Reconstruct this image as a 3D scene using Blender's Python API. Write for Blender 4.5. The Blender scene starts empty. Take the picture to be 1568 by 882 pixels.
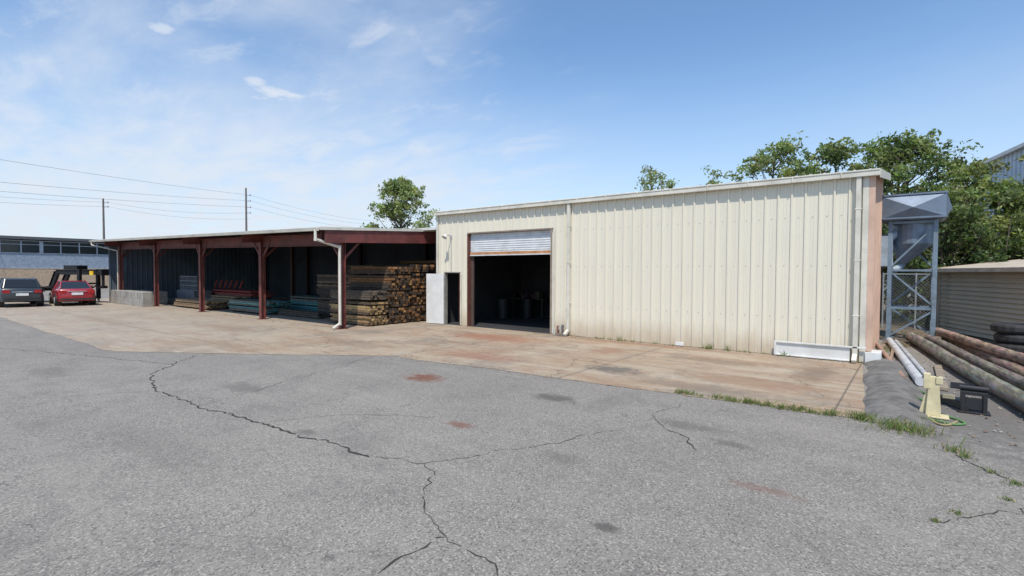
import bpy, math, random
import numpy as np
from mathutils import Vector, Matrix
random.seed(7); R=random.Random(11)
scene=bpy.context.scene
# ---------------------------------------------------------------- node helpers
def N(nt,t,**kw):
    n=nt.nodes.new(t)
    for k,v in kw.items(): setattr(n,k,v)
    return n
def L(nt,a,b): nt.links.new(a,b)
def setin(nt,sock,v):
    if isinstance(v,bpy.types.NodeSocket): nt.links.new(v,sock)
    elif isinstance(v,(tuple,list)) and len(v)==3 and sock.type=='RGBA': sock.default_value=(*v,1)
    else: sock.default_value=v
def math_(nt,op,a,b=0.0,c=0.0,clamp=False):
    n=N(nt,'ShaderNodeMath',operation=op,use_clamp=clamp)
    setin(nt,n.inputs[0],a); setin(nt,n.inputs[1],b); setin(nt,n.inputs[2],c)
    return n.outputs[0]
def mixc(nt,f,a,b,mode='MIX'):
    n=N(nt,'ShaderNodeMix',data_type='RGBA',blend_type=mode)
    setin(nt,n.inputs[0],f); setin(nt,n.inputs[6],a); setin(nt,n.inputs[7],b)
    return n.outputs[2]
def noise(nt,vec,scale,detail=4,rough=.55,dist=0):
    n=N(nt,'ShaderNodeTexNoise'); n.inputs['Scale'].default_value=scale
    n.inputs['Detail'].default_value=detail; n.inputs['Roughness'].default_value=rough
    n.inputs['Distortion'].default_value=dist
    if vec is not None: L(nt,vec,n.inputs['Vector'])
    return n.outputs['Fac']
def smooth(nt,x,a,b,lo=0.0,hi=1.0):
    n=N(nt,'ShaderNodeMapRange',interpolation_type='SMOOTHSTEP')
    setin(nt,n.inputs[0],x)
    for i,v in enumerate((a,b,lo,hi)): n.inputs[i+1].default_value=v
    return n.outputs[0]
def mapping(nt,vec,scale=(1,1,1),rot=(0,0,0),loc=(0,0,0)):
    n=N(nt,'ShaderNodeMapping'); L(nt,vec,n.inputs[0])
    n.inputs['Scale'].default_value=scale; n.inputs['Rotation'].default_value=rot; n.inputs['Location'].default_value=loc
    return n.outputs[0]
def newmat(name):
    m=bpy.data.materials.new(name); m.use_nodes=True; nt=m.node_tree
    b=nt.nodes['Principled BSDF']
    geo=N(nt,'ShaderNodeNewGeometry')
    return m,nt,b,geo.outputs['Position']
def bump(nt,b,h,strength=.3,dist=.01):
    n=N(nt,'ShaderNodeBump'); n.inputs['Strength'].default_value=strength; n.inputs['Distance'].default_value=dist
    L(nt,h,n.inputs['Height']); L(nt,n.outputs[0],b.inputs['Normal'])
def simple(name,col,rough=.6,metal=0,var=.25,scale=3,dirt=None,dirtamt=.4,bmp=0,vcol=False,stretch=(1,1,1)):
    m,nt,b,P=newmat(name)
    v=mapping(nt,P,stretch)
    n1=noise(nt,v,scale,5,.6)
    base=tuple(col)
    if vcol:
        a=N(nt,'ShaderNodeAttribute',attribute_name='Col'); base=a.outputs['Color']
    f=smooth(nt,n1,.3,.7,1-var,1+var*.5)
    comb=N(nt,'ShaderNodeCombineColor')
    for i in range(3): L(nt,f,comb.inputs[i])
    c=mixc(nt,1.0,base,comb.outputs[0],'MULTIPLY')
    if dirt:
        n2=noise(nt,v,scale*.6,7,.65,.3)
        c=mixc(nt,smooth(nt,n2,.5,.72,0,dirtamt),c,dirt)
    setin(nt,b.inputs['Base Color'],c)
    b.inputs['Roughness'].default_value=rough; b.inputs['Metallic'].default_value=metal
    if bmp: bump(nt,b,noise(nt,v,scale*8,4),bmp,.01)
    return m
# ---------------------------------------------------------------- mesh builder
class MB:
    def __init__(s): s.v=[];s.f=[];s.c=[];s.m=[]
    def face(s,idx,col=(1,1,1),mi=0): s.f.append(tuple(idx)); s.c.append(col); s.m.append(mi)
    def poly(s,pts,col=(1,1,1),mi=0):
        n=len(s.v); s.v+= [tuple(p) for p in pts]; s.face(range(n,n+len(pts)),col,mi)
    def box(s,x0,x1,y0,y1,z0,z1,col=(1,1,1),mi=0,M=None):
        if x0>x1:x0,x1=x1,x0
        if y0>y1:y0,y1=y1,y0
        if z0>z1:z0,z1=z1,z0
        n=len(s.v)
        P=[(x0,y0,z0),(x1,y0,z0),(x1,y1,z0),(x0,y1,z0),(x0,y0,z1),(x1,y0,z1),(x1,y1,z1),(x0,y1,z1)]
        if M is not None: P=[tuple(M@Vector(p)) for p in P]
        s.v+=P
        for q in ((0,3,2,1),(4,5,6,7),(0,1,5,4),(1,2,6,5),(2,3,7,6),(3,0,4,7)): s.face([n+i for i in q],col,mi)
    def hexa(s,P,col=(1,1,1),mi=0):
        n=len(s.v); s.v+=[tuple(p) for p in P]
        for q in ((0,3,2,1),(4,5,6,7),(0,1,5,4),(1,2,6,5),(2,3,7,6),(3,0,4,7)): s.face([n+i for i in q],col,mi)
    def beam(s,a,b,w,h,col=(1,1,1),mi=0,up=(0,0,1)):
        a=Vector(a);b=Vector(b);d=(b-a).normalized(); u=Vector(up)
        sd=d.cross(u)
        if sd.length<1e-3: sd=Vector((1,0,0))
        sd.normalize(); u=sd.cross(d).normalized()
        sd=sd*w/2;u=u*h/2
        s.hexa([a-sd-u,a+sd-u,b+sd-u,b-sd-u,a-sd+u,a+sd+u,b+sd+u,b-sd+u],col,mi)
    def ibeam(s,a,b,w,h,t=.02,col=(1,1,1),mi=0,up=(0,0,1)):
        a=Vector(a);b=Vector(b);d=(b-a).normalized();u=Vector(up);sd=d.cross(u).normalized();u=sd.cross(d).normalized()
        s.beam(a,b,t,h-2*t-.002,col,mi,up)
        o=u*(h/2-t/2); s.beam(a+o,b+o,w,t,col,mi,up); s.beam(a-o,b-o,w,t,col,mi,up)
    def tube(s,a,b,r0,r1=None,n=8,col=(1,1,1),mi=0,cap=True):
        if r1 is None:r1=r0
        a=Vector(a);b=Vector(b);d=(b-a)
        if d.length<1e-6:return
        d.normalize(); u=Vector((0,0,1)) if abs(d.z)<.9 else Vector((1,0,0))
        e=d.cross(u).normalized(); g=d.cross(e)
        k=len(s.v)
        for i in range(n):
            t=2*math.pi*i/n; o=e*math.cos(t)+g*math.sin(t)
            s.v.append(tuple(a+o*r0)); s.v.append(tuple(b+o*r1))
        for i in range(n):
            j=(i+1)%n; s.face((k+2*i,k+2*i+1,k+2*j+1,k+2*j),col,mi)
        if cap:
            s.face([k+2*i for i in range(n)],col,mi); s.face([k+2*i+1 for i in range(n)][::-1],col,mi)
    def path(s,pts,r,n=8,col=(1,1,1),mi=0):
        for a,b in zip(pts[:-1],pts[1:]): s.tube(a,b,r,r,n,col,mi)
    def build(s,name,mats,parent=None,smooth_=False,bevel=0,loc=None,rotz=0):
        me=bpy.data.meshes.new(name); me.from_pydata(s.v,[],s.f); me.update()
        for m in mats: me.materials.append(m)
        me.polygons.foreach_set('material_index',s.m)
        ca=me.color_attributes.new('Col','FLOAT_COLOR','CORNER')
        ls=np.empty(len(me.polygons),dtype=np.int32); me.polygons.foreach_get('loop_total',ls)
        arr=np.ones((len(s.c),4),dtype=np.float32); arr[:,:3]=np.array([c[:3] for c in s.c],dtype=np.float32)
        ca.data.foreach_set('color',np.repeat(arr,ls,axis=0).ravel())
        if smooth_: me.polygons.foreach_set('use_smooth',[True]*len(me.polygons))
        o=bpy.data.objects.new(name,me); scene.collection.objects.link(o)
        if bevel:
            md=o.modifiers.new('b','BEVEL'); md.width=bevel; md.segments=2; md.limit_method='ANGLE'
        if loc: o.location=loc
        o.rotation_euler[2]=rotz
        if parent: o.parent=parent
        return o
def empty(name,loc=(0,0,0),rotz=0):
    e=bpy.data.objects.new(name,None); scene.collection.objects.link(e); e.location=loc; e.rotation_euler[2]=rotz; e.empty_display_size=.3; return e

# ---------------------------------------------------------------- camera
cam=bpy.data.cameras.new('camera'); co=bpy.data.objects.new('camera',cam); scene.collection.objects.link(co)
cam.sensor_width=36; cam.lens=36*788/1568; cam.clip_end=5000; cam.clip_start=.05
co.location=(0,0,2.1)
Mr=Matrix.Rotation(math.radians(37.9),4,'Z')@Matrix.Rotation(math.radians(90-1.74),4,'X')@Matrix.Rotation(math.radians(.27),4,'Z')
co.rotation_euler=Mr.to_euler()
scene.camera=co
# ---------------------------------------------------------------- sun + sky
el=math.radians(60); sxy=Vector((.55,-.83)).normalized()
S=Vector((sxy.x*math.cos(el),sxy.y*math.cos(el),math.sin(el)))
sun=bpy.data.lights.new('sun','SUN'); sun.energy=4.2; sun.angle=math.radians(.6); sun.color=(1,.94,.85)
so=bpy.data.objects.new('sun',sun); scene.collection.objects.link(so); so.rotation_euler=S.to_track_quat('Z','Y').to_euler(); so.location=(20,-30,60)
w=bpy.data.worlds.new('World'); scene.world=w; w.use_nodes=True; nt=w.node_tree
bg=nt.nodes['Background']; out=nt.nodes['World Output']
sky=N(nt,'ShaderNodeTexSky',sky_type='NISHITA'); sky.sun_disc=False; sky.sun_elevation=el; sky.sun_rotation=math.atan2(S.x,S.y)
sky.air_density=1.0; sky.dust_density=.5; sky.ozone_density=2.0
L(nt,mixc(nt,1.0,sky.outputs[0],(.90,1.14,1.28),'MULTIPLY'),bg.inputs[0]); bg.inputs[1].default_value=.145
tc=N(nt,'ShaderNodeTexCoord').outputs['Generated']
sep=N(nt,'ShaderNodeSeparateXYZ'); L(nt,tc,sep.inputs[0]); X,Y,Z=sep.outputs
zz=math_(nt,'ADD',math_(nt,'MAXIMUM',Z,0),.12)
cmb=N(nt,'ShaderNodeCombineXYZ'); L(nt,math_(nt,'DIVIDE',X,zz),cmb.inputs[0]); L(nt,math_(nt,'DIVIDE',Y,zz),cmb.inputs[1])
plane=cmb.outputs[0]
n1=noise(nt,mapping(nt,plane,(.45,1.1,1),(0,0,.5)),1.0,7,.60,.3)
n2=noise(nt,plane,.35,2,.5)
nb=noise(nt,mapping(nt,plane,(1.0,2.0,1),(0,0,.9)),2.4,7,.63,.35)
def dotm(d):
    n=N(nt,'ShaderNodeVectorMath',operation='DOT_PRODUCT'); L(nt,tc,n.inputs[0]); n.inputs[1].default_value=Vector(d); return n.outputs['Value']
left=smooth(nt,dotm(Vector((-1,.15,.12)).normalized()),.45,1.0)
low=smooth(nt,Z,.04,.40,1,0)
wisp=math_(nt,'MULTIPLY',smooth(nt,n1,.42,.78),smooth(nt,n2,.30,.62))
thr=math_(nt,'MULTIPLY',wisp,math_(nt,'ADD',math_(nt,'MULTIPLY',left,.65),.17))
haze=math_(nt,'MULTIPLY',math_(nt,'MULTIPLY',left,low),smooth(nt,nb,.32,.62,.40,1.0))
mott=math_(nt,'MULTIPLY',math_(nt,'MULTIPLY',smooth(nt,nb,.52,.70),smooth(nt,dotm(Vector((-.86,.48,.16)).normalized()),.80,.99)),.42)
hor=smooth(nt,Z,-.02,.42,.60,.04)
inv=math_(nt,'MULTIPLY',math_(nt,'MULTIPLY',math_(nt,'SUBTRACT',1,thr),math_(nt,'SUBTRACT',1,mott)),math_(nt,'MULTIPLY',math_(nt,'SUBTRACT',1,haze),math_(nt,'SUBTRACT',1,hor)))
f=math_(nt,'SUBTRACT',1,inv)
nf=noise(nt,mapping(nt,tc,(9,9,26)),1.3,6,.62,.3)
def cloud(d,rx,rzz,st,tilt=0):
    d=Vector(d).normalized(); t=Vector((-d.y,d.x,0)).normalized(); u=d.cross(t).normalized()
    if u.z<0:u=-u
    t2=(t*math.cos(tilt)+u*math.sin(tilt)); u2=(u*math.cos(tilt)-t*math.sin(tilt))
    a=math_(nt,'DIVIDE',dotm(t2),rx); b_=math_(nt,'DIVIDE',dotm(u2),rzz)
    q=math_(nt,'SQRT',math_(nt,'ADD',math_(nt,'MULTIPLY',a,a),math_(nt,'MULTIPLY',b_,b_)))
    q=math_(nt,'ADD',q,math_(nt,'MULTIPLY',math_(nt,'SUBTRACT',nf,.5),3.2))
    front=math_(nt,'GREATER_THAN',dotm(d),.5)
    return math_(nt,'MULTIPLY',math_(nt,'MULTIPLY',smooth(nt,q,.1,1.25,1,0),front),st)
for d,rx,rzz,st in (((-.836,.44,.294),.055,.016,.9),((-.862,.415,.312),.03,.012,.8),((-.872,.29,.352),.022,.011,.75),((-.93,.10,.31),.10,.022,.45),((-.95,.12,.25),.06,.02,.6),((-.90,.36,.22),.05,.014,.35),((-.78,.60,.20),.06,.012,.25),((-.46,.85,.20),.05,.010,.28),((-.30,.93,.235),.05,.008,.2)):
    f=math_(nt,'MAXIMUM',f,cloud(d,rx,rzz,st))
f=math_(nt,'MINIMUM',f,.95)
bg2=N(nt,'ShaderNodeBackground'); bg2.inputs[0].default_value=(.82,.89,.99,1); bg2.inputs[1].default_value=.92
mx=N(nt,'ShaderNodeMixShader'); L(nt,f,mx.inputs[0]); L(nt,bg.outputs[0],mx.inputs[1]); L(nt,bg2.outputs[0],mx.inputs[2]); L(nt,mx.outputs[0],out.inputs[0])
scene.view_settings.view_transform='Standard'; scene.view_settings.look='None'; scene.view_settings.exposure=0

# ---------------------------------------------------------------- surface materials
def stains_and_patches(nt,P,c,lst):
    sp=N(nt,'ShaderNodeSeparateXYZ'); L(nt,P,sp.inputs[0])
    nn=noise(nt,P,5,5,.7)
    for (x,y,rx,ry,col,amt) in lst:
        a=math_(nt,'DIVIDE',math_(nt,'SUBTRACT',sp.outputs[0],x),rx); b=math_(nt,'DIVIDE',math_(nt,'SUBTRACT',sp.outputs[1],y),ry)
        d=math_(nt,'SQRT',math_(nt,'ADD',math_(nt,'MULTIPLY',a,a),math_(nt,'MULTIPLY',b,b)))
        d=math_(nt,'ADD',d,math_(nt,'MULTIPLY',math_(nt,'SUBTRACT',nn,.5),2.2))
        c=mixc(nt,smooth(nt,d,.3,1.1,amt,0),c,col)
    return c
# asphalt
m_asph,nt,b,P=newmat('asphalt')
big=noise(nt,P,.16,4,.6); mid=noise(nt,P,1.1,6,.65); fine=noise(nt,P,48,3,.7)
c=mixc(nt,smooth(nt,big,.3,.7),(.212,.194,.170),(.268,.245,.214))
c=mixc(nt,smooth(nt,mid,.42,.75,0,.6),c,(.165,.150,.134))
c=mixc(nt,smooth(nt,noise(nt,P,5,6,.7),.5,.75,0,.4),c,(.295,.27,.235))
vor=N(nt,'ShaderNodeTexVoronoi'); vor.inputs['Scale'].default_value=75; L(nt,P,vor.inputs['Vector'])
st=N(nt,'ShaderNodeSeparateColor'); L(nt,vor.outputs['Color'],st.inputs[0])
c=mixc(nt,smooth(nt,st.outputs[0],.70,.97,0,.62),c,(.46,.425,.37))
c=mixc(nt,smooth(nt,st.outputs[1],.66,.97,0,.68),c,(.07,.064,.058))
c=mixc(nt,smooth(nt,fine,.5,.7,0,.35),c,(.11,.10,.09))
streak=noise(nt,mapping(nt,P,(.35,2.2,1),(0,0,.25)),.8,5,.6)
c=mixc(nt,smooth(nt,streak,.50,.72,0,.30),c,(.32,.29,.25))
c=mixc(nt,smooth(nt,noise(nt,P,.45,5,.7,.5),.54,.68,0,.32),c,(.12,.11,.10))
nv=N(nt,'ShaderNodeTexNoise'); nv.inputs['Scale'].default_value=1.6; nv.inputs['Detail'].default_value=6; L(nt,P,nv.inputs['Vector'])
wv=N(nt,'ShaderNodeVectorMath',operation='ADD'); sc=N(nt,'ShaderNodeVectorMath',operation='SCALE'); sc.inputs['Scale'].default_value=1.5; L(nt,nv.outputs['Color'],sc.inputs[0]); L(nt,P,wv.inputs[0]); L(nt,sc.outputs[0],wv.inputs[1])
vc=N(nt,'ShaderNodeTexVoronoi',feature='DISTANCE_TO_EDGE'); vc.inputs['Scale'].default_value=.55; L(nt,wv.outputs[0],vc.inputs['Vector'])
ck=math_(nt,'MULTIPLY',smooth(nt,vc.outputs['Distance'],.001,.007,1,0),smooth(nt,noise(nt,P,.35,2),.46,.6))
c=mixc(nt,math_(nt,'MULTIPLY',ck,.55),c,(.07,.065,.06))
RUST=(.17,.07,.04);DK=(.080,.070,.062)
c=stains_and_patches(nt,P,c,[(-7.6,6.95,.55,.40,RUST,.95),(-4.86,5.1,.26,.16,RUST,.7),(-4.7,7.2,.5,.3,DK,.75),(-1.95,3.79,.13,.09,DK,.8),(-6.2,3.6,.2,.14,DK,.5),(-9.5,4.3,.8,.3,DK,.45),(-1.1,5.4,.4,.12,RUST,.4),(1.0,4.2,.7,.3,(.2,.13,.08),.5),(-2.4,7.0,.6,.25,DK,.45),(-1.7,6.6,.3,.15,DK,.5),(-3.1,4.9,.35,.18,DK,.35),(-14,2.5,1.2,.4,DK,.35),(.8,10.5,1.2,3.6,(.125,.115,.103),.8),(-7,2.2,1.6,.5,DK,.2)])
setin(nt,b.inputs['Base Color'],c); b.inputs['Roughness'].default_value=.92
bump(nt,b,math_(nt,'ADD',math_(nt,'MULTIPLY',st.outputs[0],.5),fine),.4,.01)
# concrete apron
m_conc,nt,b,P=newmat('stained_concrete')
sp=N(nt,'ShaderNodeSeparateXYZ'); L(nt,P,sp.inputs[0])
a1=noise(nt,P,.3,5,.6,.4); a2=noise(nt,mapping(nt,P,(.5,1.6,1),(0,0,.5)),.9,8,.72,.6); a3=noise(nt,P,9,5,.7)
c=mixc(nt,smooth(nt,a1,.3,.7),(.385,.32,.235),(.34,.255,.172))
c=mixc(nt,smooth(nt,a2,.42,.64,0,.8),c,(.27,.162,.095))
c=mixc(nt,smooth(nt,noise(nt,mapping(nt,P,(.7,.5,1)),.8,8,.75),.47,.64,0,.7),c,(.185,.155,.125))
c=mixc(nt,smooth(nt,noise(nt,mapping(nt,P,(.35,2.6,1),(0,0,-.3)),1.3,8,.75),.52,.62,0,.5),c,(.44,.38,.30))
c=mixc(nt,smooth(nt,sp.outputs[0],-12,-22,0,.5),c,(.36,.315,.26))
c=mixc(nt,smooth(nt,a3,.48,.75,0,.4),c,(.46,.40,.32))
def joint(coord,off,period):
    q=math_(nt,'PINGPONG',math_(nt,'ADD',coord,off),period/2)
    return smooth(nt,q,.006,.026,1,0)
jj=math_(nt,'MAXIMUM',joint(sp.outputs[0],.9,4.6),joint(sp.outputs[1],-11.0+46,4.6))
c=mixc(nt,math_(nt,'MULTIPLY',jj,.75),c,(.10,.08,.06))
vc=N(nt,'ShaderNodeTexVoronoi',feature='DISTANCE_TO_EDGE'); vc.inputs['Scale'].default_value=.3
nv=N(nt,'ShaderNodeTexNoise'); nv.inputs['Scale'].default_value=1.3; nv.inputs['Detail'].default_value=6; L(nt,P,nv.inputs['Vector'])
wv=N(nt,'ShaderNodeVectorMath',operation='ADD'); L(nt,P,wv.inputs[0]); L(nt,nv.outputs['Color'],wv.inputs[1]); L(nt,wv.outputs[0],vc.inputs['Vector'])
c=mixc(nt,smooth(nt,vc.outputs['Distance'],.002,.007,.55,0),c,(.12,.09,.06))
c=stains_and_patches(nt,P,c,[(-5.05,10.1,.8,.5,(.10,.09,.08),.8),(-8.5,9.6,1.6,.6,(.27,.13,.08),.65),(-10.5,12.6,2.2,1.1,(.29,.13,.075),.75),(-3.6,12.6,1.5,.5,(.17,.12,.08),.6),(-2.4,10.6,1.8,.6,(.25,.15,.09),.65),(-13,9,1.4,.6,(.19,.14,.10),.6),(-6.4,12.4,.6,.9,(.27,.15,.09),.65),(-1.6,12.4,.5,1.6,(.18,.13,.09),.7),(-3,9.5,2.0,.4,(.19,.15,.11),.6),(-20,8.5,2.8,.7,(.25,.18,.12),.55),(-15.5,6.5,2.4,.5,(.24,.17,.11),.5),(-27,6.5,4,.6,(.25,.19,.13),.5),(-6,14.2,4,.35,(.24,.14,.09),.7),(-30,16,14,4,(.15,.13,.11),.6)])  # local stains; last entry darkens the whole shed floor
setin(nt,b.inputs['Base Color'],c); b.inputs['Roughness'].default_value=.85
bump(nt,b,a3,.25,.01)
# dirt
m_dirt,nt,b,P=newmat('dirt_with_leaves')
c=mixc(nt,smooth(nt,noise(nt,P,1.2,6,.7),.35,.65),(.19,.14,.10),(.12,.10,.07))
c=mixc(nt,smooth(nt,noise(nt,P,18,4,.8),.5,.65,0,.8),c,(.30,.22,.15))
c=mixc(nt,smooth(nt,noise(nt,P,.6,6,.7),.58,.68,0,.7),c,(.08,.11,.04))
setin(nt,b.inputs['Base Color'],c); b.inputs['Roughness'].default_value=1; bump(nt,b,noise(nt,P,14,5,.8),.8,.05)
m_far=simple('distant_ground',(.16,.16,.13),.95,0,.3,.05,(.08,.10,.05),.8)
def wallmat(name,col,dirt,amt=.5,lowdirt=.6):
    m,nt,b,P=newmat(name)
    sp=N(nt,'ShaderNodeSeparateXYZ'); L(nt,P,sp.inputs[0])
    s1=noise(nt,mapping(nt,P,(4,4,.25)),1.2,6,.65); s2=noise(nt,P,.7,5,.6)
    c=mixc(nt,smooth(nt,s1,.46,.80,0,amt*.5),col,dirt)
    c=mixc(nt,smooth(nt,s2,.5,.75,0,amt*.35),c,tuple(x*.85 for x in col))
    c=mixc(nt,smooth(nt,noise(nt,P,14,4,.7),.66,.74,0,.35),c,dirt)
    lo=smooth(nt,math_(nt,'ADD',sp.outputs[2],math_(nt,'MULTIPLY',noise(nt,mapping(nt,P,(3,3,.6)),2,6,.7),-.9)),-.45,.34,lowdirt,0)
    c=mixc(nt,lo,c,(.42,.30,.19))
    pan=math_(nt,'FLOOR',math_(nt,'DIVIDE',math_(nt,'ADD',sp.outputs[0],-.06),.915))
    wn=N(nt,'ShaderNodeTexWhiteNoise',noise_dimensions='1D'); L(nt,pan,wn.inputs['W'])
    c=mixc(nt,math_(nt,'MULTIPLY',wn.outputs[0],.13),c,tuple(x*.75 for x in col))
    setin(nt,b.inputs['Base Color'],c); b.inputs['Roughness'].default_value=.42
    return m
m_wall=wallmat('cream_metal_siding',(.745,.70,.575),(.50,.45,.35))
m_trim=simple('cream_trim',(.66,.63,.54),.5,0,.15,2,(.40,.36,.30),.5)
m_white=simple('white_paint',(.72,.715,.69),.5,0,.1,2,(.5,.46,.40),.5)
m_peach=simple('peach_siding',(.62,.42,.31),.6,0,.15,2,(.42,.30,.22),.4)
m_red=simple('red_primer_steel',(.165,.045,.038),.6,0,.35,2.5,(.10,.055,.045),.6,.1)
m_roof=simple('white_metal_roof',(.72,.70,.66),.5,0,.15,1,(.45,.42,.38),.4)
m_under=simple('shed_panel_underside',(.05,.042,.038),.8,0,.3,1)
m_in=simple('shaded_inner_siding',(.055,.065,.08),.7,0,.25,.6,(.035,.04,.045),.6)  # shade on the shed back wall is put into this dark colour
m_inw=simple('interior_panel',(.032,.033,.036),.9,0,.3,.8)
m_galv=simple('galvanized_steel',(.20,.25,.32),.45,.35,.2,3,(.15,.17,.20),.5)
m_galvp=simple('painted_gray_steel',(.20,.27,.34),.5,.1,.2,4,(.14,.13,.12),.5)
m_v=simple('painted_parts',(1,1,1),.55,0,.22,4,vcol=True)
m_lap=simple('tan_lap_siding',(1,1,1),.7,0,.08,1,vcol=True)
m_wood=simple('timber',(1,1,1),.85,0,.4,5,vcol=True,bmp=.3,stretch=(1,3,3))
m_logm=simple('weathered_pole_wood',(1,1,1),.9,0,.55,3,(.09,.08,.065),.7,.5,vcol=True,stretch=(4,.7,4))
m_cc=simple('plain_concrete',(.33,.31,.28),.9,0,.25,2,(.2,.18,.16),.6,.3)
m_rub=simple('tyre_rubber',(.03,.03,.032),.8,0,.3,6,bmp=.3)
m_bark=simple('bark',(.13,.10,.08),.95,0,.4,5,bmp=.5)
m_door=simple('roll_door_white',(.64,.655,.66),.45,0,.12,3,(.5,.45,.4),.4)
m_rustrefl=simple('rust_reflection_bar',(.50,.24,.10),.7,0,.3,4,(.7,.6,.5),.4)  # rusty bottom bar, with the orange reflection strip put into its colour
m_glass=bpy.data.materials.new('dark_glass'); m_glass.use_nodes=True
bb=m_glass.node_tree.nodes['Principled BSDF']; bb.inputs['Base Color'].default_value=(.02,.025,.03,1); bb.inputs['Roughness'].default_value=.08
def leafmat(name,trans=.35):
    m=bpy.data.materials.new(name); m.use_nodes=True; nt=m.node_tree; b=nt.nodes['Principled BSDF']; o=nt.nodes['Material Output']
    a=N(nt,'ShaderNodeAttribute',attribute_name='Col'); L(nt,a.outputs['Color'],b.inputs['Base Color']); b.inputs['Roughness'].default_value=.6
    t=N(nt,'ShaderNodeBsdfTranslucent'); L(nt,mixc(nt,1.0,a.outputs['Color'],(1.4,1.5,.8),'MULTIPLY'),t.inputs[0])
    x=N(nt,'ShaderNodeMixShader'); x.inputs[0].default_value=trans; L(nt,b.outputs[0],x.inputs[1]); L(nt,t.outputs[0],x.inputs[2]); L(nt,x.outputs[0],o.inputs[0]); return m
m_leaf=leafmat('foliage',.42); m_grass=leafmat('grass_blades',.25)

# ---------------------------------------------------------------- ground sheets
def sheet(name,pts,z,mat):
    mb=MB(); mb.poly([(x,y,z) for x,y in pts]); return mb.build(name,[mat])
sheet('ground',[(-2500,-2500),(2500,-2500),(2500,2500),(-2500,2500)],0,m_far)
sheet('asphalt_lot',[(-110,-60),(40,-60),(40,60),(-110,60)],.004,m_asph)
sheet('dirt_ground',[(-.7,17.5),(.5,19.5),(3,18),(12,16),(14,60),(-20,60),(-20,20.6),(-.7,20.6)],.008,m_dirt)
edge=[(-.46,8.96),(-4.85,8.56),(-10.2,8.2),(-12.9,6.33),(-16.3,4.1),(-28.5,4.0),(-42,4.2),(-48,6)]
pts=[]; jo=0
for (a,b_) in zip(edge[:-1],edge[1:]):
    n=max(2,int(math.dist(a,b_)/.15))
    for i in range(n):
        t=i/n; jo=jo*.8+R.gauss(0,.022); pts.append((a[0]+(b_[0]-a[0])*t+jo,a[1]+(b_[1]-a[1])*t+jo+R.uniform(-.012,.012)))
pts+=[(-48,6),(-48,22),(-15.2,22),(-15.2,14.75),(-.9,14.75)]
sheet('concrete_apron',pts[::-1],.010,m_conc)
m_crack=simple('crack_filler',(.045,.04,.036),.95,0,.4,8)
def crack(mb,path,wd):
    P=[Vector((*path[0],0))]
    for a,b_ in zip(path[:-1],path[1:]):
        n=max(3,int(math.dist(a,b_)/.06)); d=Vector((b_[0]-a[0],b_[1]-a[1],0)); pr=Vector((-d.y,d.x,0)).normalized()
        off=0
        for i in range(1,n+1):
            off=off*.8+R.gauss(0,.022); t=i/n
            P.append(Vector((a[0],a[1],0))+d*t+pr*(off if i<n else 0))
    prev=None
    for i,p in enumerate(P):
        d=(P[min(i+1,len(P)-1)]-P[max(i-1,0)]).normalized(); pr=Vector((-d.y,d.x,0)); wv_=wd*R.uniform(.2,1.25)*(.3 if i in(0,len(P)-1) else 1)
        cur=(p+pr*wv_/2,p-pr*wv_/2)
        if prev and R.random()>.05: mb.poly([(prev[0].x,prev[0].y,.0085),(prev[1].x,prev[1].y,.0085),(cur[1].x,cur[1].y,.0085),(cur[0].x,cur[0].y,.0085)])
        prev=cur
mb=MB()
crack(mb,[(-12.1,3.66),(-10.4,3.23),(-8.66,3.25),(-7.03,3.45),(-5.61,3.55),(-4.79,3.55)],.036)
crack(mb,[(-4.79,3.55),(-4.17,3.81),(-3.66,4.78),(-3.02,6.39)],.010)
crack(mb,[(-2.88,2.2),(-2.89,2.58),(-2.86,2.85)],.020); crack(mb,[(-2.86,2.85),(-3.49,3.19),(-3.85,3.66),(-4.17,3.81)],.013)
crack(mb,[(-2.86,2.85),(-2.32,2.80),(-1.9,2.5)],.012)
crack(mb,[(-2.6,6.71),(-2.2,6.5),(-1.97,6.09)],.024); crack(mb,[(-2.6,6.71),(-3.0,7.3),(-2.9,8.1)],.010)
crack(mb,[(.44,7.97),(.65,7.4),(.87,7.13),(1.4,6.9)],.02); crack(mb,[(1.1,6.7),(.6,6.1),(.18,5.59)],.015)
crack(mb,[(-12.1,3.66),(-14,5.2)],.025); crack(mb,[(-13,4.4),(-17,3.2),(-22,1.5)],.02); crack(mb,[(-8.66,3.25),(-9.5,5.5),(-10.5,7.9)],.010); crack(mb,[(-7.03,3.45),(-6.6,4.3),(-5.4,5.2)],.009); crack(mb,[(-10.4,3.23),(-11,2.2),(-10.2,1.0)],.010)
mb.build('pavement_cracks',[m_crack])
# loose debris / dead leaves / pebbles
mb=MB()
def chip(x,y,z,s,c_):
    a=R.uniform(0,6.28); q=[(x+s*R.uniform(.6,1.2)*math.cos(a+k*1.57),y+s*R.uniform(.6,1.2)*math.sin(a+k*1.57),z+R.uniform(0,s*.35)) for k in range(4)]
    t=(x,y,z+s*R.uniform(.3,.8))
    for k in range(4): mb.poly([q[k],q[(k+1)%4],t],c_)
cc=[(.30,.27,.23),(.22,.15,.09),(.14,.09,.06),(.38,.35,.30)]
for i in range(260):
    t=R.random(); x=-11+10.6*t; chip(x,8.25+.7*t+R.gauss(0,.10),.013,R.uniform(.006,.022),R.choice(cc))
for i in range(420): chip(R.uniform(-9.5,-.9),WY_ if False else 14.5-abs(R.gauss(0,.18)),.013,R.uniform(.006,.022),R.choice(cc))
for i in range(380): chip(R.uniform(.2,2.2),R.uniform(8.5,18),.010,R.uniform(.008,.035),R.choice(cc))
for i in range(300): chip(R.uniform(-9,2),R.uniform(2.4,8.3),.007,R.uniform(.004,.012),R.choice(cc))
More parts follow.
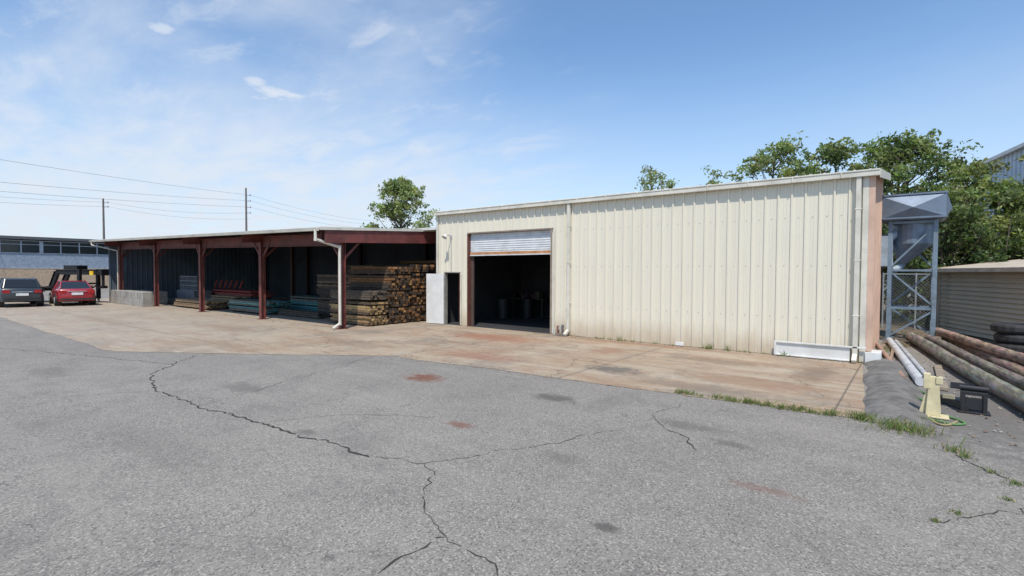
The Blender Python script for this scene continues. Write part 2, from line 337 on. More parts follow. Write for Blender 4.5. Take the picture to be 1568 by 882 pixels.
for i in range(300): chip(R.uniform(-34,-16.6),R.uniform(10.6,13),.013,R.uniform(.01,.05),R.choice(cc))
mb.build('gravel_and_leaf_litter',[m_v])

# ---------------------------------------------------------------- cream warehouse
WY=14.6; XL=-15.19; XR=-.84; BY=20.2
wh=empty('metal_warehouse')
def ribbed(mb,a0,a1,z0,z1,plane,axis='x',sgn=-1,period=.305,d=.038,ztop=None,col=(1,1,1),mi=0):
    xs=[(a0,0)]
    k=math.floor(a0/period)-1
    while k*period<a1+period:
        c=k*period
        for off,h in ((-.034,0),(-.018,d),(.018,d),(.034,0),(.11,0),(.116,.007),(.122,0),(.18,0),(.186,.007),(.192,0)):
            x=c+off
            if a0<x<a1: xs.append((x,h))
        k+=1
    xs.append((a1,0)); xs.sort()
    def pt(a,h,z): return (a,plane+sgn*h,z) if axis=='x' else (plane+sgn*h,a,z)
    for (p,h),(q,g) in zip(xs[:-1],xs[1:]):
        zt0=ztop(p) if ztop else z1; zt1=ztop(q) if ztop else z1
        mb.poly([pt(p,h,z0),pt(q,g,z0),pt(q,g,zt1),pt(p,h,zt0)],col,mi)
DX0,DX1,DZ=-13.46,-9.65,3.56; PX0,PX1,PZ=-14.72,-13.9,2.07
mb=MB()
for a0,a1,z0,z1 in ((XL,PX0,.02,4.42),(PX0,PX1,PZ,4.42),(PX1,DX0,.02,4.42),(DX0,DX1,DZ,4.42),(DX1,XR,.02,4.42)):
    ribbed(mb,a0,a1,z0,z1,WY)
mb.build('front_siding',[m_wall],wh)
mb=MB()
for z in (1.0,2.3,3.5):
    k=math.floor(XL/.305)+1
    while k*.305<XR:
        x=k*.305+.15; k+=1
        if DX0-.1<x<DX1+.1 or PX0-.1<x<PX1+.1: continue
        mb.box(x-.010,x+.010,WY-.006,WY-.001,z-.010,z+.010)
mb.build('siding_fasteners',[simple('fastener_heads',(.40,.36,.30),.6)],wh)
rz2=lambda y:4.44+(y-WY)*.135
mb=MB()
ribbed(mb,WY+.01,BY,.02,0,XR,'y',1,ztop=rz2)
mb.build('end_siding',[m_peach],wh)
mb=MB()
ribbed(mb,WY+.01,BY,.02,0,XL,'y',-1,ztop=rz2)
ribbed(mb,XL,XR,.02,rz2(BY),BY,'x',1)
mb.build('rear_siding',[m_wall],wh)
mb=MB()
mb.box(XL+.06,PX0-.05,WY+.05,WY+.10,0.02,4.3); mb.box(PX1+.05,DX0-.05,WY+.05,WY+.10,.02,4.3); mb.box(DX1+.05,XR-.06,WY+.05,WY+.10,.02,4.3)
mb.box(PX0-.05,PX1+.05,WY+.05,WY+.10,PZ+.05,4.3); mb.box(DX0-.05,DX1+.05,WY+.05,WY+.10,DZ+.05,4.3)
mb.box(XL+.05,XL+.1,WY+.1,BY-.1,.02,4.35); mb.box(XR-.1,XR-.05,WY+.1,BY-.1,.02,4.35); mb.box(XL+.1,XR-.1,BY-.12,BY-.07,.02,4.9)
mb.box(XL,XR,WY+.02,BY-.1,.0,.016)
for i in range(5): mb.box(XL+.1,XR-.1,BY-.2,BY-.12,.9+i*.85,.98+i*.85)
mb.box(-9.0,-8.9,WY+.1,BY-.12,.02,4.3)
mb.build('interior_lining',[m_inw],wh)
mb=MB(); mb.box(-11.6,-10.7,BY-.26,BY-.21,.02,2.1,(.07,.07,.075)); mb.box(-11.68,-11.6,BY-.28,BY-.2,.02,2.18,(.14,.14,.15)); mb.box(-10.7,-10.62,BY-.28,BY-.2,.02,2.18,(.14,.14,.15)); mb.box(-11.68,-10.62,BY-.28,BY-.2,2.18,2.26,(.14,.14,.15))
mb.build('interior_door',[m_v],wh)
mb=MB()
mb.hexa([(XL-.08,WY-.12,4.44),(XR+.22,WY-.12,4.44),(XR+.22,BY+.1,rz2(BY)+.02),(XL-.08,BY+.1,rz2(BY)+.02),(XL-.08,WY-.12,4.50),(XR+.22,WY-.12,4.50),(XR+.22,BY+.1,rz2(BY)+.08),(XL-.08,BY+.1,rz2(BY)+.08)])
x=XL
while x<XR+.2:
    mb.hexa([(x,WY-.12,4.501),(x+.05,WY-.12,4.501),(x+.05,BY,rz2(BY)+.075),(x,BY,rz2(BY)+.075),(x+.015,WY-.12,4.535),(x+.035,WY-.12,4.535),(x+.035,BY,rz2(BY)+.11),(x+.015,BY,rz2(BY)+.11)]); x+=.305
mb.build('roof',[m_roof],wh)
mb=MB()
mb.box(XL-.06,XR+.2,WY-.17,WY-.045,4.36,4.495)
mb.box(XL-.06,XR+.2,WY-.185,WY-.17,4.475,4.51)
for i in range(14): mb.box(XL+.4+i*1.03,XL+.43+i*1.03,WY-.19,WY-.17,4.36,4.50)
mb.beam((XR+.21,WY-.16,4.40),(XR+.21,BY+.1,rz2(BY)-.03),.025,.2)
mb.box(XR-.12,XR-.002,WY-.05,WY-.039,.03,4.36)
mb.box(XL-.03,XL+.09,WY-.05,WY-.039,.03,4.36)
mb.box(DX1+.051,DX1+.13,WY-.05,WY-.039,.03,DZ); mb.box(PX1+.01,PX1+.07,WY-.05,WY-.039,.03,PZ)
for X_ in (-8.94,XR-.20):
    mb.box(X_-.05,X_+.05,WY-.14,WY-.06,.16,4.36)
    mb.beam((X_,WY-.10,.20),(X_,WY-.32,.06),.10,.08)
    for z_ in (1.1,2.4,3.6): mb.box(X_-.07,X_+.07,WY-.145,WY-.04,z_,z_+.03)
mb.build('gutter_and_trim',[m_trim],wh,bevel=.006)
mb=MB(); mb.box(XR,XR+.12,WY-.045,WY+.03,.30,4.36); mb.build('corner_trim',[m_peach],wh)
mb=MB()
mb.box(-2.72,XR-.30,WY-.10,WY-.039,.03,.36); mb.box(-2.76,XR+.02,WY-.14,WY-.10,.35,.39); mb.box(-2.76,-2.71,WY-.14,WY-.10,.03,.35); mb.box(-2.71,XR-.3,WY-.14,WY-.10,.03,.06)
mb.box(XR+.0,XR+.30,WY-.10,WY+.5,.03,.28)
mb.box(-5.35,-5.10,WY-.10,WY-.05,.03,.13)
mb.build('white_base_panel',[m_white],wh,bevel=.005)
mb=MB()
br=(.13,.05,.035)
mb.box(DX0-.05,DX0,WY-.06,WY+.12,.02,DZ,br); mb.box(DX0-.05,DX1+.05,WY-.055,WY+.12,DZ,DZ+.05,(.25,.20,.16)); mb.box(DX1-.03,DX1,WY-.06,WY+.12,.02,DZ,(.35,.30,.24))
mb.box(DX0,DX0+.12,WY+.12,WY+.17,.02,DZ,(.10,.07,.06)); mb.box(DX1-.15,DX1-.03,WY+.12,WY+.17,.02,DZ,(.10,.09,.08))
mb.box(PX0-.04,PX0,WY-.05,WY+.1,.02,PZ,(.3,.28,.25)); mb.box(PX0-.04,PX1+.002,WY-.052,WY+.1,PZ,PZ+.04,(.3,.28,.25)); mb.box(PX1-.04,PX1,WY-.051,WY+.1,.02,PZ,br)
mb.build('door_frames',[m_v],wh)
mb=MB()
z=DZ-.01
while z>2.86:
    mb.hexa([(DX0+.02,WY+.06,z-.075),(DX1-.04,WY+.06,z-.075),(DX1-.04,WY+.10,z-.075),(DX0+.02,WY+.10,z-.075),(DX0+.02,WY+.075,z),(DX1-.04,WY+.075,z),(DX1-.04,WY+.10,z),(DX0+.02,WY+.10,z)],mi=0)
    z-=.08
mb.box(DX0+.02,DX1-.04,WY+.045,WY+.11,2.72,2.86,mi=1); mb.box(DX0+.02,DX1-.04,WY+.03,WY+.045,2.72,2.76,mi=0)
mb.build('roll_up_door',[m_door,m_rustrefl],wh)
mb=MB(); mb.box(0,.86,-.022,.022,.03,2.03); mb.box(.06,.80,-.028,-.022,.12,1.95); mb.tube((.78,-.03,1.0),(.78,-.09,1.0),.025,.025,8); mb.box(.70,.80,-.10,-.085,.99,1.01)
mb.build('entry_door_leaf',[m_white],wh,bevel=.004,loc=(PX0-.02,WY-.09,0),rotz=math.radians(180+9))
mb=MB(); mb.box(-14.44,-14.32,WY-.06,WY-.039,3.42,3.56,(.5,.5,.48)); mb.path([(-14.38,WY-.05,3.5),(-14.38,WY-.25,3.56),(-14.38,WY-.34,3.52)],.02,8,(.6,.6,.58))
mb.tube((-14.38,WY-.34,3.54),(-14.38,WY-.42,3.44),.05,.11,12,(.7,.7,.68)); mb.path([(-14.38,WY-.05,3.42),(-14.38,WY-.05,2.2)],.012,6,(.6,.6,.58)); mb.build('wall_lamp',[m_v],wh)
mb=MB(); mb.box(-9.30,-9.02,WY-.30,WY-.16,.02,.10,(.25,.20,.17)); mb.box(-9.28,-9.22,WY-.26,WY-.18,.10,.34,(.22,.10,.07)); mb.box(-9.10,-9.05,WY-.26,WY-.18,.10,.38,(.14,.13,.13)); mb.box(-9.22,-9.10,WY-.24,WY-.19,.2,.32,(.4,.38,.36)); mb.tube((-9.40,WY-.2,.02),(-9.40,WY-.2,.22),.05,.05,10,(.5,.47,.42))
mb.build('door_guard_bracket',[m_v])
def bin_(name,x,y,col,h=.85,r=.28):
    mb=MB()
    mb.tube((x,y,.02),(x,y,h),r*.82,r,20,col); mb.tube((x,y,h),(x,y,h+.04),r*1.07,r*1.07,20,col); mb.tube((x,y,h+.04),(x,y,h+.11),r*1.0,r*.4,20,col)
    for z in (.28,.56): mb.tube((x,y,z),(x,y,z+.03),r*.97,r*.97,20,col)
    mb.build(name,[m_v])
bin_('trash_can',-14.6,18.1,(.028,.03,.033)); bin_('trash_can',-13.8,18.9,(.014,.015,.018))
mb=MB()   # workbench with clutter
for x in (-14.9,-13.2):
    for y in (19.2,19.9): mb.beam((x,y,.02),(x,y,.85),.07,.07,(.05,.045,.04))
mb.box(-15.0,-13.1,19.1,20.0,.85,.90,(.07,.06,.05))
for i in range(9): x=R.uniform(-14.9,-13.4); q=R.uniform(.1,.35); mb.box(x,x+q,19.3,19.6,.90,.90+R.uniform(.08,.4),(R.uniform(.03,.12),R.uniform(.03,.1),R.uniform(.03,.1)))
mb.build('workbench',[m_v])
mb=MB()
for x in (-12.2,-10.6):
    for y in (18.6,19.4): mb.beam((x,y,.02),(x,y,1.9),.05,.05,(.05,.05,.055))
for z in (.5,1.1,1.8): mb.box(-12.25,-10.55,18.55,19.45,z,z+.04,(.06,.05,.045))
for i in range(12): x=R.uniform(-12.1,-10.9); z=R.choice((.54,1.14,1.84)); q=R.uniform(.12,.3); mb.box(x,x+q,18.7,19.1,z,z+R.uniform(.1,.35),(R.uniform(.03,.09),R.uniform(.03,.08),.05))
mb.build('storage_shelf',[m_v])

# ---------------------------------------------------------------- open shed
sh=empty('open_lumber_shed')
SX0,SX1=-43.7,-16.45; SY0,SY1=9.98,21.0
rz=lambda x,y:3.60+.052*(y-9.98)+(-16.6-x)*.018
cols=[-16.43,-22.35,-28.65,-35.0,-41.4]
mb=MB()
def slab(x0,x1,y0,y1,t0,t1,mi=0,col=(1,1,1)):
    mb.hexa([(x0,y0,rz(x0,y0)+t0),(x1,y0,rz(x1,y0)+t0),(x1,y1,rz(x1,y1)+t0),(x0,y1,rz(x0,y1)+t0),(x0,y0,rz(x0,y0)+t1),(x1,y0,rz(x1,y0)+t1),(x1,y1,rz(x1,y1)+t1),(x0,y1,rz(x0,y1)+t1)],col,mi)
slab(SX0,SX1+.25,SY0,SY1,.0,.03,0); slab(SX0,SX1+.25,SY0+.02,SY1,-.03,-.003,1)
slab(SX1+.25,-15.25,14.7,SY1,.0,.03,0)
x=SX0
while x<SX1+.2: slab(x,x+.04,SY0-.01,SY1,.03,.055,0); x+=.305
mb.build('roof',[m_roof,m_under],sh)
mb=MB()
mb.hexa([(SX0,SY0-.10,rz(SX0,SY0)-.09),(SX1+.2,SY0-.10,rz(SX1,SY0)-.09),(SX1+.2,SY0,rz(SX1,SY0)-.09),(SX0,SY0,rz(SX0,SY0)-.09),(SX0,SY0-.13,rz(SX0,SY0)+.02),(SX1+.2,SY0-.13,rz(SX1,SY0)+.02),(SX1+.2,SY0-.005,rz(SX1,SY0)+.02),(SX0,SY0-.005,rz(SX0,SY0)+.02)])
mb.beam((SX1+.27,SY0-.02,rz(SX1,SY0)-.01),(SX1+.27,SY1,rz(SX1,SY1)-.01),.02,.10)
X0=SX1+.1
c0=rz(SX1,SY0)
pp=[(X0,SY0-.07,c0-.05),(X0,SY0-.07,c0-.38),(X0+.03,11.0-.16,c0-.62),(X0+.03,11.0-.16,.22),(X0+.03,11.0-.45,.06)]
mb.path(pp,.05,12)
for p in pp[1:4]: mb.tube((p[0],p[1],p[2]-.06),(p[0],p[1],p[2]+.06),.056,.056,12)
pp=[(-43.3,SY0-.07,4.0),(-43.3,SY0-.07,3.8),(-41.5,10.85,3.4),(-41.5,10.85,.1)]
mb.path(pp,.04,10)
mb.build('gutter_and_downspout',[m_trim],sh)
mb=MB()
for i,cx in enumerate(cols):
    top=rz(cx,11)-.33
    mb.ibeam((cx,11.0,.01),(cx,11.0,top),.2,.2,.014,up=(0,1,0)); mb.box(cx-.16,cx+.16,10.84,11.16,.011,.03)
    for cy in (15.9,20.6):
        if cy<20 and i in (1,3): continue
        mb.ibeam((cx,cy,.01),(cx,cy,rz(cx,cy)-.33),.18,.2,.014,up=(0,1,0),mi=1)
    mb.ibeam((cx,10.15,rz(cx,10.15)-.24),(cx,SY1-.1,rz(cx,SY1)-.24),.16,.34,.016)
    for s_ in (-1,1):
        if i==0 and s_==1: continue
        mb.beam((cx+s_*.1,11.0,top-.72),(cx+s_*.75,11.0,top-.02),.06,.08)
    mb.beam((cx,11.1,top-.75),(cx,11.85,top-.02),.06,.08)
for a,b_ in zip(cols[:-1],cols[1:]):
    mb.ibeam((a-.09,11.0,rz(a,11)-.38),(b_+.09,11.0,rz(b_,11)-.38),.14,.46,.014)
mb.hexa([(SX1+.19,10.2,rz(SX1,10.2)-.50),(SX1+.235,10.2,rz(SX1,10.2)-.50),(SX1+.235,SY1,rz(SX1,SY1)-.62),(SX1+.19,SY1,rz(SX1,SY1)-.62),(SX1+.19,10.2,rz(SX1,10.2)-.08),(SX1+.235,10.2,rz(SX1,10.2)-.08),(SX1+.235,SY1,rz(SX1,SY1)-.08),(SX1+.19,SY1,rz(SX1,SY1)-.08)])
for y in np.arange(10.15,20.9,1.2): mb.beam((SX0+.05,y,rz(SX0,y)-.055),(SX1+.15,y,rz(SX1,y)-.055),.05,.05,mi=1)
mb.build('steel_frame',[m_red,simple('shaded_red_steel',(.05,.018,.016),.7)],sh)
mb=MB()
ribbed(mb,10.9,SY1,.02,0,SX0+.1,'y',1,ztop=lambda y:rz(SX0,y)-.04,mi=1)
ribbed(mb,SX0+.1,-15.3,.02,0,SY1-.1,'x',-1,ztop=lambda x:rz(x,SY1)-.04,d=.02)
mb.build('inner_siding',[m_in,simple('lit_end_siding',(.13,.16,.20),.6,0,.2,.6)],sh)  # end wall gets a lighter copy, its faint light put into the colour
mb=MB(); ribbed(mb,10.9,SY1,.02,0,SX0+.04,'y',-1,ztop=lambda y:rz(SX0,y)-.04); ribbed(mb,SX0+.1,-15.3,.02,0,SY1-.04,'x',1,ztop=lambda x:rz(x,SY1)-.04)
mb.build('outer_siding',[m_wall],sh)
mb=MB(); mb.box(-30,-17,23,34,0,4.75); mb.hexa([(-30.3,22.8,4.75),(-16.8,22.8,4.75),(-16.8,34,4.9),(-30.3,34,4.9),(-30.3,22.8,4.95),(-16.8,22.8,4.95),(-16.8,34,5.3),(-30.3,34,5.3)])
mb.build('rear_warehouse',[m_roof])
mb=MB()
x=-41.2
while x<-36: mb.box(x,x+1.0,10.3,10.8,.01,.42); mb.box(x+.1,x+.96,10.32,10.78,.424,.84); x+=1.04
mb.box(-41.2,-36.9,10.9,12.2,.02,.80)
mb.build('concrete_dock',[m_cc],bevel=.02)
# ---------------------------------------------------------------- lumber
def wc(kind):
    if kind=='end':
        base=R.choice([(.27,.13,.05),(.14,.078,.04),(.38,.20,.08),(.07,.05,.035),(.045,.034,.028),(.10,.06,.035)])
    elif kind=='sunlit': base=R.choice([(.48,.33,.15),(.38,.25,.11),(.30,.19,.09),(.20,.13,.07),(.10,.07,.045)])  # sunlit yellow of the low front pack is put into these board colours
    elif kind=='grey': base=R.choice([(.12,.095,.07),(.085,.07,.055),(.055,.045,.038),(.15,.11,.075)])
    elif kind=='brown': base=R.choice([(.36,.24,.13),(.26,.17,.10),(.42,.30,.18)])
    elif kind=='teal': base=R.choice([(.08,.24,.24),(.05,.18,.19),(.12,.28,.26),(.16,.16,.13)])
    elif kind=='red': base=R.choice([(.42,.08,.06),(.33,.06,.05),(.30,.12,.09)])
    k=R.uniform(.75,1.15); return tuple(x*k for x in base)
def stack(mb,x0,x1,y0,y1,z0,z1,bw,bh,kind,jit=.06,lay=7):
    z=z0;i=0
    while z+bh<=z1+1e-3:
        if i%lay==0 and i>0:
            for sx in (x0+.2,(x0+x1)/2,x1-.3): mb.box(sx,sx+.08,y0+.02,y1-.02,z+.002,z+.048,(.10,.07,.045))
            z+=.05
        y=y0+R.uniform(0,.02)
        while y+bw<=y1+.01:
            j0,j1=R.uniform(-jit,jit),R.uniform(-jit,jit); g=.006
            if R.random()>.03: mb.box(x0+j0,x1+j1,y+g,y+bw-g,z+.002,z+bh-g-R.uniform(0,.006),wc(kind))
            y+=bw
        z+=bh;i+=1
def stickers(mb,xs,y0,y1,z,c=(.12,.08,.05)):
    for x in xs: mb.box(x,x+.09,y0,y1,z,z+.05,c)
mb=MB()
stickers(mb,(-18.7,-17.5,-16.5),12.0,15.6,.012)
stack(mb,-18.8,-16.25,12.02,13.0,.06,.95,.10,.085,'sunlit',.06,4)
stack(mb,-18.9,-16.3,12.12,13.0,1.02,1.42,.10,.085,'grey',.07,4)
stack(mb,-19.0,-16.3,13.05,14.2,.06,2.35,.11,.10,'end',.09,6)
stack(mb,-18.9,-16.3,14.25,15.6,.06,2.5,.115,.105,'end',.09,6)
stack(mb,-18.9,-16.4,15.7,16.9,.06,2.72,.12,.12,'end',.10,6)
stack(mb,-22.0,-19.3,13.4,14.8,.06,2.0,.13,.10,'grey',.09)
stack(mb,-22.0,-19.3,15.0,16.4,.06,2.5,.13,.10,'grey',.09)
mb.build('lumber_stack',[m_wood])
mb=MB(); stack(mb,-28.0,-24.2,12.0,13.4,.1,.66,.14,.08,'teal',.2,3); stickers(mb,(-27.6,-26,-24.6),12.0,13.4,.04)
stack(mb,-25.6,-22.6,14.0,15.2,.1,.85,.15,.09,'teal',.2,3); stack(mb,-24.0,-20.6,12.5,13.0,.06,.3,.14,.08,'grey',.2)
mb.build('green_timber_stack',[m_wood])
mb=MB(); stack(mb,-33.8,-29.4,11.5,12.7,.1,.52,.15,.07,'brown',.2,3); stack(mb,-32.4,-29.3,12.9,13.8,.1,.7,.15,.07,'brown',.2,3); stickers(mb,(-33.2,-31.5,-29.8),11.6,13.8,.02)
mb.build('plank_stack',[m_wood])
mb=MB(); stack(mb,-36.5,-31.0,14.6,16.0,.5,1.0,.2,.12,'red',.2,2)
for x in (-36,-34,-31.6): mb.box(x,x+.2,14.6,16,.02,.50,(.12,.09,.07))
for k in range(6): mb.beam((-35.5+.7*k,14.4,1.05),(-34.9+.7*k,14.3,1.5),.08,.08,(.38,.07,.05))
mb.build('red_steel_beam_stack',[m_wood])
mb=MB()
for x in np.arange(-38.6,-35.8,.18): mb.beam((x,13.5,.85),(x,13.5,1.75),.02,.02,(.45,.47,.5))
for z in (.86,1.15,1.45,1.75): mb.beam((-38.6,13.5,z),(-35.8,13.5,z),.025,.025,(.45,.47,.5))
mb.box(-38.6,-35.8,13.3,14.3,.02,.84,(.2,.2,.21)); mb.build('wire_crate',[m_v])

# ---------------------------------------------------------------- asphalt berm
mb=MB(); nY,nX=90,18; g=[]
for i in range(nY+1):
    t=i/nY; y=8.8+t*6.5; cx=-.10-.38*t; row=[]
    hh=.15*min(1,max(0,t*5))*min(1,(1-t)*5+.35)
    sx=.03*math.sin(i*.21)+.015*math.sin(i*.53)
    for j in range(nX+1):
        u=j/nX*2-1; hw=.42+.03*math.sin(i*.17)
        hz=hh*max(0,math.cos(u*math.pi/2))**1.1*(1+.08*math.sin(i*.3+u*2)+R.uniform(-.015,.015))
        row.append((cx+sx+u*hw,y,.006+hz if abs(u)<1 else -.01))
    g.append(row)
for r in g: mb.v+=r
for i in range(nY):
    for j in range(nX): a=i*(nX+1)+j; mb.face((a,a+1,a+nX+2,a+nX+1))
m_berm=simple('patched_asphalt',(.165,.155,.142),.95,0,.4,5,(.25,.23,.20),.6,.9)
mb.build('asphalt_berm',[m_berm],smooth_=True)

# ---------------------------------------------------------------- hopper tower
ht=empty('dust_hopper_tower')
mb=MB(); cx,cy=-.03,20.6; lw=.55
L4=[(cx-lw,cy-lw),(cx+lw,cy-lw),(cx+lw,cy+lw),(cx-lw,cy+lw)]
for (x,y) in L4: mb.ibeam((x,y,.02),(x,y,3.75),.11,.11,.014,up=(0,1,0)); mb.box(x-.12,x+.12,y-.12,y+.12,.012,.03)
for i in range(4):
    a=L4[i];b_=L4[(i+1)%4]
    for z in (1.05,3.7): mb.beam((*a,z),(*b_,z),.06,.08)
    mb.beam((*a,.15),(*b_,1.0),.04,.05); mb.beam((*b_,1.12),(*a,2.2),.04,.05); mb.beam((*a,2.3),(*b_,3.6),.04,.05)
    mb.beam((*a,2.22),(*b_,2.22),.05,.06)
mb.build('braced_frame',[m_galvp],ht)
mb=MB(); hw=.77
def ring(h,z,ox=0): return [(cx+ox-h,cy-h,z),(cx+ox+h,cy-h,z),(cx+ox+h,cy+h,z),(cx+ox-h,cy+h,z)]
def loft(rings,cap=True):
    k=len(mb.v); n=len(rings[0])
    for r in rings: mb.v+=r
    for i in range(len(rings)-1):
        for j in range(n): mb.face((k+i*n+j,k+i*n+(j+1)%n,k+(i+1)*n+(j+1)%n,k+(i+1)*n+j))
    if cap: mb.face([k+j for j in range(n)][::-1]); mb.face([k+(len(rings)-1)*n+j for j in range(n)])
loft([ring(.70,3.76),ring(hw,3.80),ring(hw,4.52),ring(hw,4.56)])
for s in range(4):
    a=ring(hw,3.82)[s];b_=ring(hw,3.82)[(s+1)%4];c_=ring(hw,4.50)[(s+1)%4];d_=ring(hw,4.50)[s]
    nrm=Vector(((a[0]+b_[0])/2-cx,(a[1]+b_[1])/2-cy,0)).normalized(); m_=Vector(((a[0]+b_[0])/2,(a[1]+b_[1])/2,4.12))+nrm*.17
    o=nrm*.004
    q=[Vector(p)+o for p in (a,b_,c_,d_)]
    for i in range(4): mb.poly([q[i],q[(i+1)%4],m_])
    mb.beam(Vector(d_)+o*3+Vector((0,0,.03)),Vector(c_)+o*3+Vector((0,0,.03)),.05,.05)
    mb.beam(Vector(a)+o*3,Vector(b_)+o*3,.05,.05)
def circ(r,z,ox,n=24): return [(cx+ox+r*math.cos(2*math.pi*i/n),cy+r*math.sin(2*math.pi*i/n),z) for i in range(n)]
loft([circ(.52,3.72,.0),circ(.52,3.05,.0),circ(.10,2.42,-.25),circ(.10,2.3,-.28)])
mb.build('hopper_body',[m_galv],ht)
mb=MB(); mb.path([(cx-.28,cy,2.35),(cx-.5,cy-.3,2.2)],.1,12)
mb.hexa([(-.83,cy-.6,2.35),(-.50,cy-.6,2.35),(-.50,cy-.2,2.35),(-.83,cy-.2,2.35),(-.83,cy-.6,3.3),(-.52,cy-.6,3.3),(-.52,cy-.2,3.3),(-.83,cy-.2,3.3)]); mb.tube((-.70,cy-.4,3.2),(cx-.4,cy-.2,3.4),.14,.14,14); mb.build('duct',[simple('duct_steel',(.36,.42,.48),.5,.1)],ht)
def log(name,a,b_,r,col):
    mb=MB(); a=Vector(a);b_=Vector(b_);n=16;seg=26;d=(b_-a);e=Vector((-d.y,d.x,0)).normalized();u=Vector((0,0,1));k=len(mb.v)
    for i in range(seg+1):
        p=a+d*i/seg+e*.02*math.sin(i*.35)
        for j in range(n):
            t=2*math.pi*j/n; rr=r*(1+R.uniform(-.05,.05))*(1.05-.12*i/seg); mb.v.append(tuple(p+(e*math.cos(t)+u*math.sin(t))*rr))
    tint=[R.uniform(.7,1.2) for _ in range(n)]
    for i in range(seg):
        for j in range(n): mb.face((k+i*n+j,k+i*n+(j+1)%n,k+(i+1)*n+(j+1)%n,k+(i+1)*n+j),tuple(x*tint[j]*R.uniform(.85,1.12) for x in col))
    mb.face([k+j for j in range(n)],tuple(x*1.3 for x in col)); mb.face([k+seg*n+j for j in range(n)][::-1],tuple(x*1.3 for x in col))
    mb.build(name,[m_logm],smooth_=True)
log('timber_pole',(.0,20.0,.17),(1.62,9.2,.17),.14,(.25,.225,.18))
log('timber_pole',(.85,20.2,.17),(2.25,10.8,.17),.13,(.30,.22,.17))
log('timber_pole',(.62,20.3,.36),(2.2,12.6,.40),.12,(.36,.25,.19))
log('timber_pole',(.42,20.1,.15),(1.95,10.6,.15),.12,(.21,.185,.15))
mb=MB(); mb.tube((-.52,19.3,.10),(.16,12.2,.10),.085,.085,18,(.55,.56,.57)); mb.tube((-.36,19.3,.09),(.30,12.6,.09),.05,.05,14,(.45,.46,.47)); mb.build('gray_pvc_pipe',[m_v])
mb=MB(); mb.tube((-.78,18.3,.07),(-.10,12.6,.07),.05,.05,12,(.40,.25,.19)); mb.build('rusty_pipe',[m_v])
mb=MB(); mb.box(-.40,-.34,13.4,17.3,.02,.11,(.33,.24,.16)); mb.box(-.68,-.58,14.0,18.3,.02,.08,(.30,.22,.15)); mb.box(.42,.55,12.0,15.0,.02,.07,(.28,.23,.17)); mb.build('scrap_plank',[m_wood])
def tyre(mb,x,y,z,r=.42,w_=.24,tilt=0):
    prof=[(r*.60,0),(r*.80,-.01*w_),(r*.95,.12*w_),(r,.3*w_),(r,.7*w_),(r*.95,.88*w_),(r*.80,1.01*w_),(r*.60,w_),(r*.56,.5*w_)]
    n=36;k=len(mb.v)
    for i in range(n):
        t=2*math.pi*i/n
        for q,(rr,h) in enumerate(prof):
            tr=rr*(1-.025*((i%2) if q in(2,3,4,5) else 0)); mb.v.append((x+tr*math.cos(t),y+tr*math.sin(t),z+h+tilt*math.cos(t)*rr))
    m=len(prof)
    for i in range(n):
        for j in range(m): mb.face((k+i*m+j,k+((i+1)%n)*m+j,k+((i+1)%n)*m+(j+1)%m,k+i*m+(j+1)%m))
for nm,x,y,nn in (('tyre_stack',2.02,17.0,4),('tyre_stack',2.95,17.1,4),('tyre_stack',2.55,16.0,3)):
    mb=MB()
    for i in range(nn): tyre(mb,x+R.uniform(-.05,.05),y+R.uniform(-.05,.05),.02+i*.23,.46,.22,R.uniform(-.02,.02))
    mb.build(nm,[m_rub])
mb=MB(); yc=(.68,.59,.36); ox,oy=.28,9.75
mb.box(ox-.16,ox+.18,oy-.14,oy+.14,.012,.035,yc)
mb.hexa([(ox-.09,oy-.08,.036),(ox+.09,oy-.08,.036),(ox+.09,oy+.08,.036),(ox-.09,oy+.08,.036),(ox-.055,oy-.04,.60),(ox+.055,oy-.04,.60),(ox+.055,oy+.04,.60),(ox-.055,oy+.04,.60)],yc)
mb.hexa([(ox-.17,oy-.012,.036),(ox-.09,oy-.012,.036),(ox-.09,oy+.012,.036),(ox-.17,oy+.012,.036),(ox-.06,oy-.012,.5),(ox-.05,oy-.012,.5),(ox-.05,oy+.012,.5),(ox-.06,oy+.012,.5)],yc)
mb.box(ox-.12,ox-.04,oy-.06,oy+.06,.42,.64,yc); mb.box(ox+.02,ox+.10,oy-.06,oy+.06,.5,.60,yc); mb.tube((ox-.14,oy,.58),(ox+.13,oy,.58),.02,.02,8,(.3,.3,.3))
mb.box(ox+.10,ox+.24,oy-.02,oy+.03,.30,.36,(.35,.3,.2)); mb.build('jack_stand',[m_v],bevel=.006)
mb=MB(); bk=(.022,.022,.025); ox,oy=.80,10.45
mb.box(ox-.18,ox+.12,oy-.12,oy+.12,.28,.33,bk);mb.box(ox-.18,ox-.13,oy-.12,oy+.12,.02,.28,bk); mb.box(ox+.07,ox+.12,oy-.12,oy+.12,.02,.28,bk); mb.box(ox-.13,ox+.07,oy-.1,oy-.06,.06,.24,bk)
mb.beam((ox-.25,oy+.1,.37),(ox-.05,oy+1.0,.22),.10,.10,bk); mb.tube((ox-.2,oy,.37),(ox+.14,oy-.02,.37),.04,.04,12,bk); mb.box(ox-.22,ox+.16,oy-.16,oy+.1,.011,.03,bk)
mb.beam((ox-.4,oy+.5,.08),(ox-.1,oy-.1,.08),.08,.1,bk)
mb.build('trailer_hitch',[m_v],bevel=.006)
mb=MB()
